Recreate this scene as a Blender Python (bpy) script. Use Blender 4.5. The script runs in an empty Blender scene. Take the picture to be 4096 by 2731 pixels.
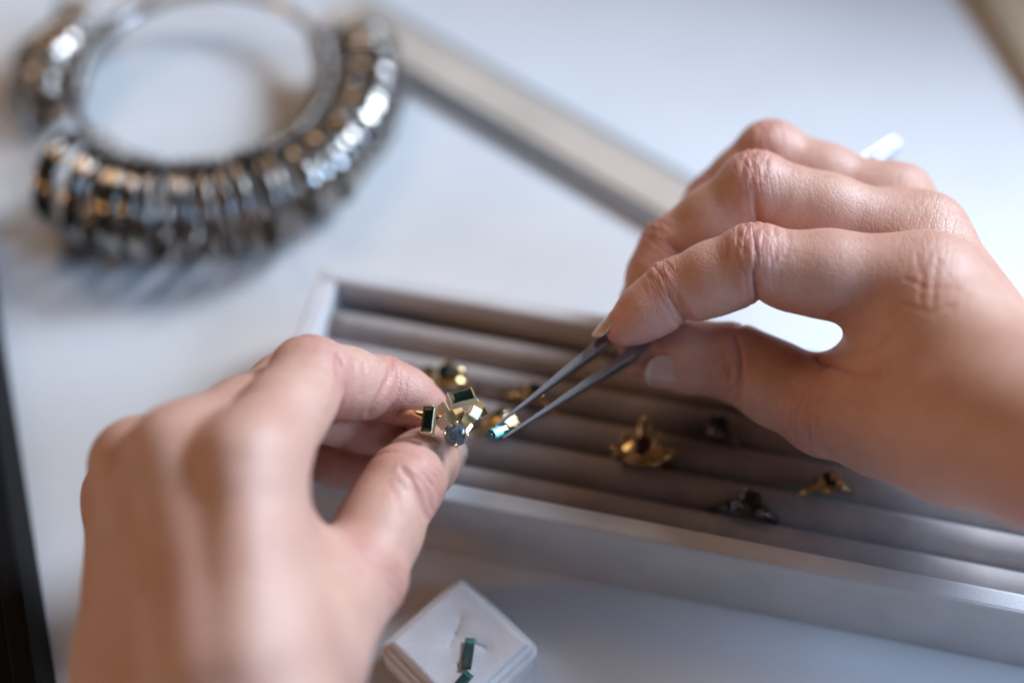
import bpy, bmesh, math, random
import numpy as np
from mathutils import Vector, Matrix
random.seed(7); rng = np.random.default_rng(7)
S = 0.001                      # everything below is laid out in millimetres
scene = bpy.context.scene
col = scene.collection

# ------------------------------------------------------------------ camera
CAM_H = 335.0
PITCH = math.radians(55)
FPX = 4096 * 50 / 36
cam_d = bpy.data.cameras.new('camera'); cam = bpy.data.objects.new('camera', cam_d); col.objects.link(cam)
cam.location = (0, 0, CAM_H * S); cam.rotation_euler = (math.pi / 2 - PITCH, 0, 0)
cam_d.lens = 50; cam_d.sensor_width = 36; cam_d.clip_start = 0.01; cam_d.clip_end = 50
cam_d.dof.use_dof = True; cam_d.dof.focus_distance = 0.331; cam_d.dof.aperture_fstop = 2.4
cam_d.dof.aperture_blades = 9
scene.camera = cam

# ------------------------------------------------------------------ light
world = bpy.data.worlds.new('World'); scene.world = world; world.use_nodes = True
bg = world.node_tree.nodes['Background']
bg.inputs[0].default_value = (1.0, 0.80, 0.64, 1); bg.inputs[1].default_value = 0.04

def area(name, loc, target, sx, sy, power, color):
    l = bpy.data.lights.new(name, 'AREA'); l.shape = 'RECTANGLE'; l.size = sx; l.size_y = sy
    l.energy = power; l.color = color
    o = bpy.data.objects.new(name, l); col.objects.link(o); o.location = loc
    o.rotation_euler = (Vector(target) - Vector(loc)).to_track_quat('-Z', 'Y').to_euler()
    return o
KEY = (0.70, 0.70, 0.64)
area('window_light', KEY, (0, .22, 0), 0.34, 0.38, 16.8, (0.72, 0.84, 1.0))
area('side_window_light', (1.3, -0.20, 0.84), (0, .18, 0), 0.6, 0.6, 20.0, (0.44, 0.67, 1.0))
area('warm_ceiling_bounce', (-0.45, 1.05, 1.25), (0, .25, 0), 0.6, 0.6, 3.6, (1.0, 0.70, 0.47))
area('warm_room_lamp', (-1.0, 0.05, 0.32), (-.05, .2, .05), 0.16, 0.16, 1.7, (1.0, 0.56, 0.26))

vs = scene.view_settings
vs.view_transform = 'Standard'; vs.look = 'None'; vs.exposure = 0.0; vs.gamma = 1.0; vs.use_curve_mapping = False
scene.cycles.use_denoising = True
scene.cycles.caustics_reflective = False; scene.cycles.caustics_refractive = False
scene.cycles.sample_clamp_indirect = 4.0
scene.cycles.max_bounces = 8

# ------------------------------------------------------------------ placing helpers (sight lines from the standpoint)
CC = np.array([0, 0, CAM_H]); FW = np.array([0, math.cos(PITCH), -math.sin(PITCH)])
RT = np.array([1.0, 0, 0]); UP = np.array([0, math.sin(PITCH), math.cos(PITCH)])
def P(px, py, d): return CC + d * (FW + (px - 2048) / FPX * RT - (py - 1365.5) / FPX * UP)
def T(px, py, z=0.0):
    v = (py - 1365.5) / FPX
    return P(px, py, (CAM_H - z) / (math.sin(PITCH) + v * math.cos(PITCH)))
K = 4096 / 2352
def unit(v): v = np.asarray(v, float); return v / (np.linalg.norm(v) + 1e-12)

# ------------------------------------------------------------------ materials
def nmat(name):
    m = bpy.data.materials.new(name); m.use_nodes = True
    nt = m.node_tree; b = nt.nodes['Principled BSDF']
    return m, nt, b
def link(nt, a, b): nt.links.new(a, b)
def node(nt, t, **kw):
    n = nt.nodes.new(t)
    for k, v in kw.items():
        if hasattr(n, k): setattr(n, k, v)
        else: n.inputs[k].default_value = v
    return n
def simple(name, colr, rough=.5, metal=0.0, bump=None, var=None, **kw):
    """colour with slight noise variation and a fine procedural bump; scales are in 1/m"""
    m, nt, b = nmat(name)
    b.inputs['Base Color'].default_value = (*colr, 1); b.inputs['Roughness'].default_value = rough
    b.inputs['Metallic'].default_value = metal
    for k, v in kw.items(): b.inputs[k.replace('_', ' ')].default_value = v
    tc = node(nt, 'ShaderNodeTexCoord')
    if var:
        sc, amt = var
        n = node(nt, 'ShaderNodeTexNoise', Scale=sc, Detail=6.0, Roughness=.6); link(nt, tc.outputs['Object'], n.inputs['Vector'])
        r = node(nt, 'ShaderNodeValToRGB')
        r.color_ramp.elements[0].position = .3; r.color_ramp.elements[1].position = .7
        r.color_ramp.elements[0].color = (*[c * (1 - amt) for c in colr], 1); r.color_ramp.elements[1].color = (*[min(1, c * (1 + amt)) for c in colr], 1)
        link(nt, n.outputs['Fac'], r.inputs['Fac']); link(nt, r.outputs['Color'], b.inputs['Base Color'])
    if bump:
        sc, st, dist = bump
        n = node(nt, 'ShaderNodeTexNoise', Scale=sc, Detail=4.0); link(nt, tc.outputs['Object'], n.inputs['Vector'])
        bp = node(nt, 'ShaderNodeBump', Strength=st, Distance=dist); link(nt, n.outputs['Fac'], bp.inputs['Height'])
        link(nt, bp.outputs['Normal'], b.inputs['Normal'])
    return m

M = {}
M['table'] = simple('white_table_paint', (.70, .70, .71), .42, bump=(900, .25, .0004), var=(14, .05))
M['tray'] = simple('pale_grey_tray_board', (.62, .60, .60), .6, bump=(1400, .3, .0003), var=(60, .08))
M['velvet'] = simple('greige_velvet', (.38, .325, .308), .95, bump=(2500, .5, .0004), var=(90, .15), Sheen_Weight=.35, Sheen_Roughness=.5)
M['steel'] = simple('polished_steel', (.40, .37, .34), .12, 1.0, bump=(300, .05, .0003))
M['steel_dark'] = simple('satin_steel', (.26, .24, .225), .22, 1.0, bump=(500, .08, .0003))
M['tweezer'] = simple('brushed_gunmetal', (.46, .48, .53), .34, 1.0, bump=(1800, .15, .0002))
M['gold'] = simple('brushed_yellow_gold', (.84, .74, .53), .36, 1.0, bump=(6000, .35, .0001), var=(900, .08))
M['gold_shiny'] = simple('polished_gold', (.86, .58, .34), .14, 1.0)
M['gold_tray'] = simple('tray_ring_gold', (.76, .56, .28), .17, 1.0)
M['silver_dark'] = simple('oxidised_silver', (.20, .18, .18), .3, 1.0)
M['black'] = simple('black_leatherette', (.010, .010, .011), .75, bump=(1600, .5, .0004), Specular_IOR_Level=.08)
M['lining'] = simple('beige_lining', (.55, .42, .27), .9)
M['strip'] = simple('beige_wood_strip', (.55, .46, .38), .6, var=(30, .12))
M['strip_shade'] = simple('grey_strip_shade', (.26, .26, .26), .5)
M['box'] = simple('white_box_plastic', (.82, .81, .84), .34, Subsurface_Weight=.25, Subsurface_Scale=.004)
M['pad'] = simple('white_flocked_pad', (.84, .83, .87), .95, bump=(5000, .8, .00025), var=(1800, .07), Sheen_Weight=.3)
M['panel'] = simple('tan_panel', (.33, .24, .15), .6, var=(20, .1))
def gem(name, colr, rough=.03, trans=.75, ior=1.63):
    return simple(name, colr, rough, 0, Transmission_Weight=trans, IOR=ior)
M['teal'] = gem('teal_tourmaline', (.04, .20, .195), trans=.9)
M['teal_pale'] = gem('pale_teal_tourmaline', (.16, .46, .45), trans=.85)
M['green'] = gem('dark_green_tourmaline', (.008, .03, .022), trans=.9)
M['ruby'] = gem('dark_red_stone', (.08, .01, .015))
M['blackstone'] = gem('smoky_black_stone', (.015, .015, .018), trans=.3)
m, nt, b = nmat('salt_and_pepper_stone'); M['salt'] = m
tc = node(nt, 'ShaderNodeTexCoord')
n = node(nt, 'ShaderNodeTexNoise', Scale=700.0, Detail=8.0, Roughness=.7); link(nt, tc.outputs['Object'], n.inputs['Vector'])
r = node(nt, 'ShaderNodeValToRGB'); r.color_ramp.elements[0].position = .38; r.color_ramp.elements[1].position = .68
r.color_ramp.elements[0].color = (.045, .055, .062, 1); r.color_ramp.elements[1].color = (.22, .25, .26, 1)
link(nt, n.outputs['Fac'], r.inputs['Fac']); link(nt, r.outputs['Color'], b.inputs['Base Color'])
b.inputs['Roughness'].default_value = .06; b.inputs['Transmission Weight'].default_value = .15; b.inputs['IOR'].default_value = 1.8

def skin_material():
    m, nt, b = nmat('skin')
    tc = node(nt, 'ShaderNodeTexCoord')
    red = node(nt, 'ShaderNodeAttribute', attribute_name='red')
    jt = node(nt, 'ShaderNodeAttribute', attribute_name='joint')      # x: mm along, y: mm across, z: wrinkle mask
    base = node(nt, 'ShaderNodeTexNoise', Scale=55.0, Detail=5.0, Roughness=.6); link(nt, tc.outputs['Object'], base.inputs['Vector'])
    fine = node(nt, 'ShaderNodeTexNoise', Scale=420.0, Detail=4.0); link(nt, tc.outputs['Object'], fine.inputs['Vector'])
    r1 = node(nt, 'ShaderNodeValToRGB'); e = r1.color_ramp.elements
    e[0].position = .32; e[0].color = (.60, .33, .24, 1); e[1].position = .7; e[1].color = (.69, .43, .325, 1)
    link(nt, base.outputs['Fac'], r1.inputs['Fac'])
    mixr = node(nt, 'ShaderNodeMix', data_type='RGBA'); mixr.inputs['B'].default_value = (.60, .28, .225, 1)
    link(nt, red.outputs['Fac'], mixr.inputs['Factor']); link(nt, r1.outputs['Color'], mixr.inputs['A'])
    mixf = node(nt, 'ShaderNodeMix', data_type='RGBA', blend_type='MULTIPLY'); mixf.inputs['Factor'].default_value = .22
    link(nt, mixr.outputs['Result'], mixf.inputs['A'])
    rf = node(nt, 'ShaderNodeValToRGB'); rf.color_ramp.elements[0].position = .3; rf.color_ramp.elements[1].position = .65
    rf.color_ramp.elements[0].color = (.72, .55, .5, 1); rf.color_ramp.elements[1].color = (1, 1, 1, 1)
    link(nt, fine.outputs['Fac'], rf.inputs['Fac']); link(nt, rf.outputs['Color'], mixf.inputs['B'])
    link(nt, mixf.outputs['Result'], b.inputs['Base Color'])
    b.inputs['Roughness'].default_value = .42; b.inputs['Specular IOR Level'].default_value = .5
    b.inputs['Subsurface Weight'].default_value = .28
    b.inputs['Subsurface Radius'].default_value = (1.0, .32, .16); b.inputs['Subsurface Scale'].default_value = .0030
    # relief: fine skin cells, pores and transverse wrinkles at the joints
    dn = node(nt, 'ShaderNodeTexNoise', Scale=260.0, Detail=2.0); link(nt, tc.outputs['Object'], dn.inputs['Vector'])
    wob = node(nt, 'ShaderNodeMix', data_type='RGBA'); wob.inputs['Factor'].default_value = .0016
    link(nt, tc.outputs['Object'], wob.inputs['A']); link(nt, dn.outputs['Color'], wob.inputs['B'])
    vo = node(nt, 'ShaderNodeTexVoronoi', feature='DISTANCE_TO_EDGE', Scale=1050.0); link(nt, wob.outputs['Result'], vo.inputs['Vector'])
    vr = node(nt, 'ShaderNodeMapRange'); vr.inputs['From Max'].default_value = .14; link(nt, vo.outputs['Distance'], vr.inputs['Value'])
    vo2 = node(nt, 'ShaderNodeTexVoronoi', feature='DISTANCE_TO_EDGE', Scale=520.0); link(nt, wob.outputs['Result'], vo2.inputs['Vector'])
    vr2 = node(nt, 'ShaderNodeMapRange'); vr2.inputs['From Max'].default_value = .10; link(nt, vo2.outputs['Distance'], vr2.inputs['Value'])
    mp = node(nt, 'ShaderNodeMapping'); mp.inputs['Scale'].default_value = (.50, .11, 0)
    jn = node(nt, 'ShaderNodeTexNoise', Scale=.35, Detail=3.0); link(nt, jt.outputs['Vector'], jn.inputs['Vector'])
    ja = node(nt, 'ShaderNodeVectorMath', operation='MULTIPLY_ADD'); ja.inputs[1].default_value = (1.6, 1.0, 0)
    link(nt, jn.outputs['Color'], ja.inputs[0]); link(nt, jt.outputs['Vector'], ja.inputs[2])
    link(nt, ja.outputs['Vector'], mp.inputs['Vector'])
    wv = node(nt, 'ShaderNodeTexVoronoi', feature='DISTANCE_TO_EDGE', voronoi_dimensions='2D', Scale=1.0); link(nt, mp.outputs['Vector'], wv.inputs['Vector'])
    wr = node(nt, 'ShaderNodeMapRange'); wr.inputs['From Max'].default_value = .16; link(nt, wv.outputs['Distance'], wr.inputs['Value'])
    sep = node(nt, 'ShaderNodeSeparateXYZ'); link(nt, jt.outputs['Vector'], sep.inputs['Vector'])
    inv = node(nt, 'ShaderNodeMath', operation='SUBTRACT'); inv.inputs[1].default_value = 1.0; link(nt, wr.outputs['Result'], inv.inputs[0])
    wm = node(nt, 'ShaderNodeMath', operation='MULTIPLY'); link(nt, inv.outputs[0], wm.inputs[0]); link(nt, sep.outputs['Z'], wm.inputs[1])
    a1 = node(nt, 'ShaderNodeMath', operation='MULTIPLY_ADD'); a1.inputs[1].default_value = .22; link(nt, vr.outputs['Result'], a1.inputs[0]); 
    a0 = node(nt, 'ShaderNodeMath', operation='MULTIPLY'); a0.inputs[1].default_value = .20; link(nt, vr2.outputs['Result'], a0.inputs[0])
    link(nt, a0.outputs[0], a1.inputs[2])
    a2 = node(nt, 'ShaderNodeMath', operation='MULTIPLY_ADD'); a2.inputs[1].default_value = 1.15; link(nt, wm.outputs[0], a2.inputs[0]); link(nt, a1.outputs[0], a2.inputs[2])
    a3 = node(nt, 'ShaderNodeMath', operation='MULTIPLY_ADD'); a3.inputs[1].default_value = .3; link(nt, fine.outputs['Fac'], a3.inputs[0]); link(nt, a2.outputs[0], a3.inputs[2])
    bp = node(nt, 'ShaderNodeBump', Strength=.5, Distance=.00034); link(nt, a3.outputs[0], bp.inputs['Height'])
    link(nt, bp.outputs['Normal'], b.inputs['Normal'])
    return m
M['skin'] = skin_material()
M['nail'] = simple('fingernail', (.61, .39, .32), .2, var=(200, .05), Subsurface_Weight=.3, Subsurface_Scale=.002, Coat_Weight=.3, Coat_Roughness=.15)
M['nail_tip'] = simple('fingernail_free_edge', (.68, .54, .42), .25, Subsurface_Weight=.3, Subsurface_Scale=.002)

# ------------------------------------------------------------------ mesh helpers
def mesh(name, V, Fc, mat, parent=None, smooth=False, loc=None):
    V = np.asarray(V, float) * S
    me = bpy.data.meshes.new(name)
    me.from_pydata([tuple(v) for v in V], [], [tuple(int(i) for i in q) for q in Fc])
    me.materials.append(mat)
    if smooth: me.polygons.foreach_set('use_smooth', [True] * len(me.polygons))
    me.update()
    o = bpy.data.objects.new(name, me); col.objects.link(o)
    if parent is not None: o.parent = parent
    if loc is not None: o.location = Vector(loc) * S
    return o
def bm_obj(name, bm, mat, parent=None, smooth=False, matrix=None):
    me = bpy.data.meshes.new(name)
    bmesh.ops.recalc_face_normals(bm, faces=bm.faces[:])
    bm.to_mesh(me); bm.free()
    me.materials.append(mat)
    if smooth: me.polygons.foreach_set('use_smooth', [True] * len(me.polygons))
    o = bpy.data.objects.new(name, me); col.objects.link(o)
    if parent is not None: o.parent = parent
    if matrix is not None: o.matrix_local = matrix
    return o
def empty(name, loc=(0, 0, 0), label=None, cat=None, group=None, rot=None):
    o = bpy.data.objects.new(name, None); col.objects.link(o); o.empty_display_size = .005
    o.location = Vector(loc) * S
    if rot is not None: o.rotation_euler = rot
    tag(o, label, cat, group); return o
def tag(o, label=None, cat=None, group=None, kind=None):
    if label: o['label'] = label
    if cat: o['category'] = cat
    if group: o['group'] = group
    if kind: o['kind'] = kind
    return o
def frame(x, y, z, o=(0, 0, 0)):
    m = Matrix.Identity(4)
    for i, a in enumerate((x, y, z)):
        for k in range(3): m[k][i] = float(a[k])
    for k in range(3): m[k][3] = float(o[k]) * S
    return m
def bm_box(sx, sy, sz, bev=0.0, seg=2, bm=None, at=(0, 0, 0)):
    bm2 = bmesh.new(); bmesh.ops.create_cube(bm2, size=1)
    for v in bm2.verts: v.co = Vector((v.co.x * sx + at[0], v.co.y * sy + at[1], v.co.z * sz + at[2])) * S
    if bev: bmesh.ops.bevel(bm2, geom=bm2.edges[:], offset=bev * S, segments=seg, affect='EDGES', profile=.5)
    if bm is None: return bm2
    me = bpy.data.meshes.new('tmp'); bm2.to_mesh(me); bm2.free(); bm.from_mesh(me); bpy.data.meshes.remove(me)
    return bm
def prism(pts, z0, z1, bev=0, seg=2):
    bm = bmesh.new()
    vs_ = [bm.verts.new((p[0] * S, p[1] * S, z0 * S)) for p in pts]
    fce = bm.faces.new(vs_)
    ex = bmesh.ops.extrude_face_region(bm, geom=[fce])
    bmesh.ops.translate(bm, verts=[v for v in ex['geom'] if isinstance(v, bmesh.types.BMVert)], vec=(0, 0, (z1 - z0) * S))
    bmesh.ops.recalc_face_normals(bm, faces=bm.faces[:])
    if bev: bmesh.ops.bevel(bm, geom=bm.edges[:], offset=bev * S, segments=seg, affect='EDGES', profile=.5)
    return bm
def revolve(profile, n=48, closed=True):
    """profile (r,z) revolved about z"""
    V = []; Fc = []; m_ = len(profile)
    for i in range(n):
        a = 2 * math.pi * i / n
        for (r_, z_) in profile: V.append((r_ * math.cos(a), r_ * math.sin(a), z_))
    for i in range(n):
        for j in range(m_ if closed else m_ - 1):
            k = (j + 1) % m_; i2 = (i + 1) % n
            Fc.append((i * m_ + j, i2 * m_ + j, i2 * m_ + k, i * m_ + k))
    return V, Fc
def sweep(path, radii, n=10, flat=None):
    """tube along a path; radii scalar or list"""
    path = [np.asarray(p, float) for p in path]; V = []; Fc = []
    for i, p in enumerate(path):
        t = unit(path[min(i + 1, len(path) - 1)] - path[max(i - 1, 0)])
        a = unit(np.cross(t, [0.3, 0.2, 1])); b_ = np.cross(t, a); rr = radii[i] if hasattr(radii, '__len__') else radii
        for k in range(n):
            w = 2 * math.pi * k / n; V.append(p + rr * (a * math.cos(w) + b_ * math.sin(w)))
    for i in range(len(path) - 1):
        for k in range(n):
            k2 = (k + 1) % n; Fc.append((i * n + k, i * n + k2, (i + 1) * n + k2, (i + 1) * n + k))
    Fc.append(tuple(range(n))[::-1]); Fc.append(tuple((len(path) - 1) * n + k for k in range(n)))
    return V, Fc

# ------------------------------------------------------------------ setting: the table
bm = prism([(-900, -250), (900, -250), (900, 1100), (-900, 1100)], -25, 0)
tag(bm_obj('table_top', bm, M['table']), kind='structure')

# ------------------------------------------------------------------ ring tray
TA = math.radians(-12.4)
tdir = np.array([math.cos(TA), math.sin(TA), 0]); tnor = np.array([-math.sin(TA), math.cos(TA), 0])
front = float(np.dot(T(2300, 2104, 28), tnor)); BL = T(745 * K, 608 * K, 28)
back = float(np.dot(BL, tnor)); left = float(np.dot(BL, tdir)) - .5
depth = back - front; length = 235.0
tray = empty('ring_tray', (tdir * left + tnor * front), 'pale grey ring tray with rows of greige velvet rolls', 'tray', rot=(0, 0, TA))
TZ = 28.0; rim = 4.6; rimf = 5.4
def tray_box(name, x0, x1, y0, y1, z0, z1, mat, bev=.8):
    return bm_obj(name, bm_box(x1 - x0, y1 - y0, z1 - z0, bev, 2, at=((x0 + x1) / 2, (y0 + y1) / 2, (z0 + z1) / 2)), mat, tray)
tray_box('front_rim', 0, length, 0, rimf, .2, TZ, M['tray'], 1.0)
tray_box('back_rim', 0, length, depth - rim, depth, .2, TZ, M['tray'], 1.0)
tray_box('side_rim', -.15, 5.2, rimf + .05, depth - rim - .05, .2, TZ - .1, M['tray'])
tray_box('side_rim', length - 5, length + .1, rimf + .05, depth - rim - .05, .2, TZ - .1, M['tray'])
tray_box('base', 5.3, length - 5.1, rimf + .05, depth - rim - .05, .5, 4, M['velvet'], 0)
n_roll = 5; inner = depth - rim - rimf; pitch = (inner - 3.5) / n_roll
roll_y = []
rr_ = pitch * .5 - .15
V, Fc = [], []
nseg, nl = 22, 40
for i in range(nl + 1):
    x = 5.6 + (length - 11.2) * i / nl
    for k in range(nseg + 1):
        a = math.pi * k / nseg
        V.append((x, -rr_ * math.cos(a), 9 * math.sin(a) ** .8))
for i in range(nl):
    for k in range(nseg): Fc.append((i * (nseg + 1) + k, (i + 1) * (nseg + 1) + k, (i + 1) * (nseg + 1) + k + 1, i * (nseg + 1) + k + 1))
Fc.append(tuple(range(nseg + 1))); Fc.append(tuple(nl * (nseg + 1) + k for k in range(nseg, -1, -1)))
first = None
for j in range(n_roll):
    yc = rimf + 1.0 + pitch * (j + .5); roll_y.append(yc)
    if first is None:
        first = mesh('velvet_roll', V, Fc, M['velvet'], tray, True, (0, yc, 13.5))
    else:
        o = first.copy(); col.objects.link(o); o.location = Vector((0, yc, 13.5)) * S
def tray_pt(px, py, z):     # tray local coords of a sight point at height z
    w = T(px * K, py * K, z) - (tdir * left + tnor * front)
    return float(np.dot(w, tdir)), float(np.dot(w, tnor)), z
def tray_world(x, y, z): return tdir * (left + x) + tnor * (front + y) + np.array([0, 0, z])

# ------------------------------------------------------------------ beige strip lying behind
SA = math.radians(-38.2); sd = np.array([math.cos(SA), math.sin(SA), 0]); sn = np.array([-math.sin(SA), math.cos(SA), 0])
s0 = np.array([-57., 371., 0]); 
strip = empty('flat_strip', s0, 'long beige flat strip with grey shadow lines along its edges lying behind the ring tray', 'strip', rot=(0, 0, SA))
L_ = 172
def sbox(name, y0, y1, z0, z1, mat, bev=.5):
    return bm_obj(name, bm_box(L_, y1 - y0, z1 - z0, bev, 2, at=(L_ / 2, (y0 + y1) / 2, (z0 + z1) / 2)), mat, strip)
sbox('strip_body', -9.5, 5.5, .1, 5.0, M['strip'], .8)
sbox('shade_rail', -13.0, -9.6, .1, 3.6, M['strip_shade'])  # rails coloured grey to stand for the shadow lines beside the strip
sbox('shade_rail', 5.6, 9.4, .1, 3.6, M['strip_shade'])

# ------------------------------------------------------------------ brown edged board in the far right corner, unseen block added behind it to shade the table
q0 = T(2262 * K, 0, 3); q1 = T(2340 * K, 120 * K, 3); qd = unit(q1 - q0); qn = np.array([-qd[1], qd[0], 0])
bo = q0 - qd * 60; bo[2] = 0; ang_ = math.atan2(qd[1], qd[0])
board = empty('tan_board', bo, 'tan board with a brown edge in the far upper right corner', 'board', rot=(0, 0, ang_))
bm_obj('board_top', bm_box(200, 120, 4, .4, 2, at=(100, 63.2, 2.2)), M['lining'], board)
bm_obj('edge_trim', bm_box(200, 6.0, 5, .5, 2, at=(100, 0, 2.6)), M['panel'], board)
wc = np.array([253 - 75, 421 + 28, 0.]); blocker = empty('shadow_blocker', wc, 'unseen block added at the back right to shade the far side of the table', 'blocker', rot=(0, 0, math.radians(-20.6)))
bm_obj('body', bm_box(460, 70, 146, 1.2, 2, at=(95, 45, 73.4)), M['panel'], blocker)
bm_obj('blocker_top', bm_box(464, 74, 12, 1.5, 2, at=(95, 45, 152.6)), M['panel'], blocker)
bm_obj('blocker_front', bm_box(420, 3, 112, .8, 2, at=(95, 8.4, 75)), M['panel'], blocker)

# ------------------------------------------------------------------ black open box at the left
e0 = T(0, 700 * K, 0); e1 = T(132 * K, 1568 * K, 0)
bd = unit((e0 - e1) * [1, 1, 0]); bn = np.array([-bd[1], bd[0], 0])
if bn[0] > 0: bn = -bn
org = e1 - bd * 40; org[2] = 0
bx = empty('black_box', org, 'black leather covered open box edge with beige lining at far left', 'box')
bx.matrix_world = frame(bd, bn, np.cross(bd, bn), org)
sgn = 1 if np.cross(bd, bn)[2] > 0 else -1
def bbox_(name, x0, x1, y0, y1, z0, z1, mat, bev=1.2):
    z0, z1 = sorted((z0 * sgn, z1 * sgn))
    return bm_obj(name, bm_box(x1 - x0, y1 - y0, z1 - z0, bev, 3, at=((x0 + x1) / 2, (y0 + y1) / 2, (z0 + z1) / 2)), mat, bx)
bbox_('side_wall', 0, 210, 0, 5.2, .2, 25, M['black'])
bbox_('inner_ledge', 0, 210, 5.3, 10.5, .2, 20, M['black'])
bbox_('lining', 0, 210, 10.6, 70, .2, 9, M['lining'], .3)
bbox_('end_wall', -5, -.1, 0, 70, .2, 24.8, M['black'])
bbox_('end_wall', 210.1, 215, 0, 70, .2, 24.8, M['black'])
bbox_('side_wall', 0, 210, 70.1, 75, .2, 25, M['black'])

# ------------------------------------------------------------------ finger gauge hoop
HC = np.array([-98.4, 326.5, 0]); HR = 39.5; HZ = 14.0
ring_hoop = empty('gauge_hoop', HC, 'large round steel hoop carrying the finger gauge bands', 'hoop')
V, Fc = revolve([(HR + 1.7 * math.cos(a), 1.7 * math.sin(a)) for a in np.linspace(0, 2 * math.pi, 13)[:-1]], 96)
mesh('wire_hoop', V, Fc, M['steel'], ring_hoop, True, (0, 0, HZ))
def arc_pts(a0, a1, n, R=HR, z=HZ): return [np.array([R * math.cos(a), R * math.sin(a), z]) for a in np.radians(np.linspace(a0, a1, n))]
V, Fc = sweep(arc_pts(118, 142, 12), 2.7, 14); mesh('clasp_sleeve', V, Fc, M['steel'], ring_hoop, True)
V, Fc = sweep(arc_pts(22, 27, 5), 3.0, 14); mesh('end_bead', V, Fc, M['steel'], ring_hoop, True)
ordn = ['first', 'second', 'third', 'fourth', 'fifth', 'sixth', 'seventh', 'eighth', 'ninth', 'tenth', 'eleventh', 'twelfth', 'thirteenth', 'fourteenth', 'fifteenth', 'sixteenth', 'seventeenth', 'eighteenth', 'nineteenth', 'twentieth']
bunches = [  # start, end, step in degrees round the hoop; outer radius, half width, hang
    ('left', 145, 191, 5.0, 9.8, 1.55, 0, '%s gauge band from the top in the small upper left bunch on the hoop', 'gauge bands bunched at upper left'),
    ('frontleft', 225, 263, 5.6, 15.2, 1.85, 0, '%s wide gauge band from the left in the fanned bunch at front left', 'gauge bands fanned at front left'),
    ('front', 266, 304, 4.0, 15.0, 1.3, 0, '%s narrow dull gauge band from the left in the row at the front', 'gauge bands at the front'),
    ('right', 308, 380, 4.2, 13.2, 1.4, 0, '%s bright gauge band from the front in the row along the right', 'gauge bands along the right')]
cache = {}
for cl, a0, a1, st, ro0, w, hang, lab, grp in bunches:
    for i, a in enumerate(np.arange(a0, a1, st)):
        ro = ro0 + random.uniform(-.6, .6)
        if cl == 'right': ro -= (a - 305) / 75 * 2.6
        ro = round(ro * 2) / 2
        ra = math.radians(a + random.uniform(-1, 1)); hrad = np.array([math.cos(ra), math.sin(ra), 0])
        rb_ = ra + (math.radians(270 - a) * .5 if cl == 'frontleft' else 0) + random.uniform(-.08, .08)
        rad = np.array([math.cos(rb_), math.sin(rb_), 0]); tan = np.array([-math.sin(rb_), math.cos(rb_), 0])
        axis = unit(tan + np.array([0, 0, random.uniform(-.10, .10)]))
        yy = unit(np.cross(np.array([0, 0, 1.]), axis)); zz = np.cross(axis, yy)
        cen = HC + hrad * HR + rad * (ro + 2.4); cen[2] = ro + .3
        if (ro, w) not in cache:
            V, Fc = revolve([(ro - 1.35, -w * .92), (ro - .35, -w), (ro - .08, -w * .88), (ro, -w * .5), (ro, w * .5), (ro - .08, w * .88), (ro - .35, w), (ro - 1.35, w * .92)], 44)
            g = mesh('finger_gauge', V, Fc, M['steel_dark'] if cl == 'front' else M['steel'], None, True); cache[(ro, w)] = g.data
        else:
            g = bpy.data.objects.new('finger_gauge', cache[(ro, w)]); col.objects.link(g)
        g.matrix_world = frame(zz, np.cross(axis, zz), axis, cen)
        tag(g, lab % ordn[i], 'finger gauge', grp)
        if 'eye' not in cache:
            V, Fc = revolve([(1.9, -.95), (3.4, -1.0), (4.0, -.6), (4.0, .6), (3.4, 1.0), (1.9, .95)], 22)
            eo = mesh('eyelet', V, Fc, M['steel'], g, True); cache['eye'] = eo.data
        else:
            eo = bpy.data.objects.new('eyelet', cache['eye']); col.objects.link(eo); eo.parent = g
        hp = HC + hrad * HR; hp[2] = HZ
        eo.location = Vector([float(np.dot(hp - cen, q)) for q in (zz, np.cross(axis, zz), axis)]) * S

# ------------------------------------------------------------------ white gem box
gz = 12.5
ga = math.radians(-45.5); gx = np.array([math.cos(ga), math.sin(ga), 0]); gy = np.array([-math.sin(ga), math.cos(ga), 0])
corner = T(1057 * K, 1322 * K, gz); gc = corner + gx * 12.4 - gy * 12.2; gc[2] = 0
gbox = empty('gem_box', gc, 'small white square gem box with a flocked pad', 'box', rot=(0, 0, ga))
def rsquare(h, r_, n=6):
    pts = []
    for cx, cy, a0 in ((h - r_, h - r_, 0), (-h + r_, h - r_, 90), (-h + r_, -h + r_, 180), (h - r_, -h + r_, 270)):
        for k in range(n + 1):
            w = math.radians(a0 + 90 * k / n); pts.append((cx + r_ * math.cos(w), cy + r_ * math.sin(w)))
    return pts
bm_obj('box_base', prism(rsquare(14.3, 3.0), .2, 8.0, .7), M['box'], gbox)
bm_obj('box_step', prism(rsquare(13.2, 2.4), 8.02, 10.2, .5), M['box'], gbox)
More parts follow.
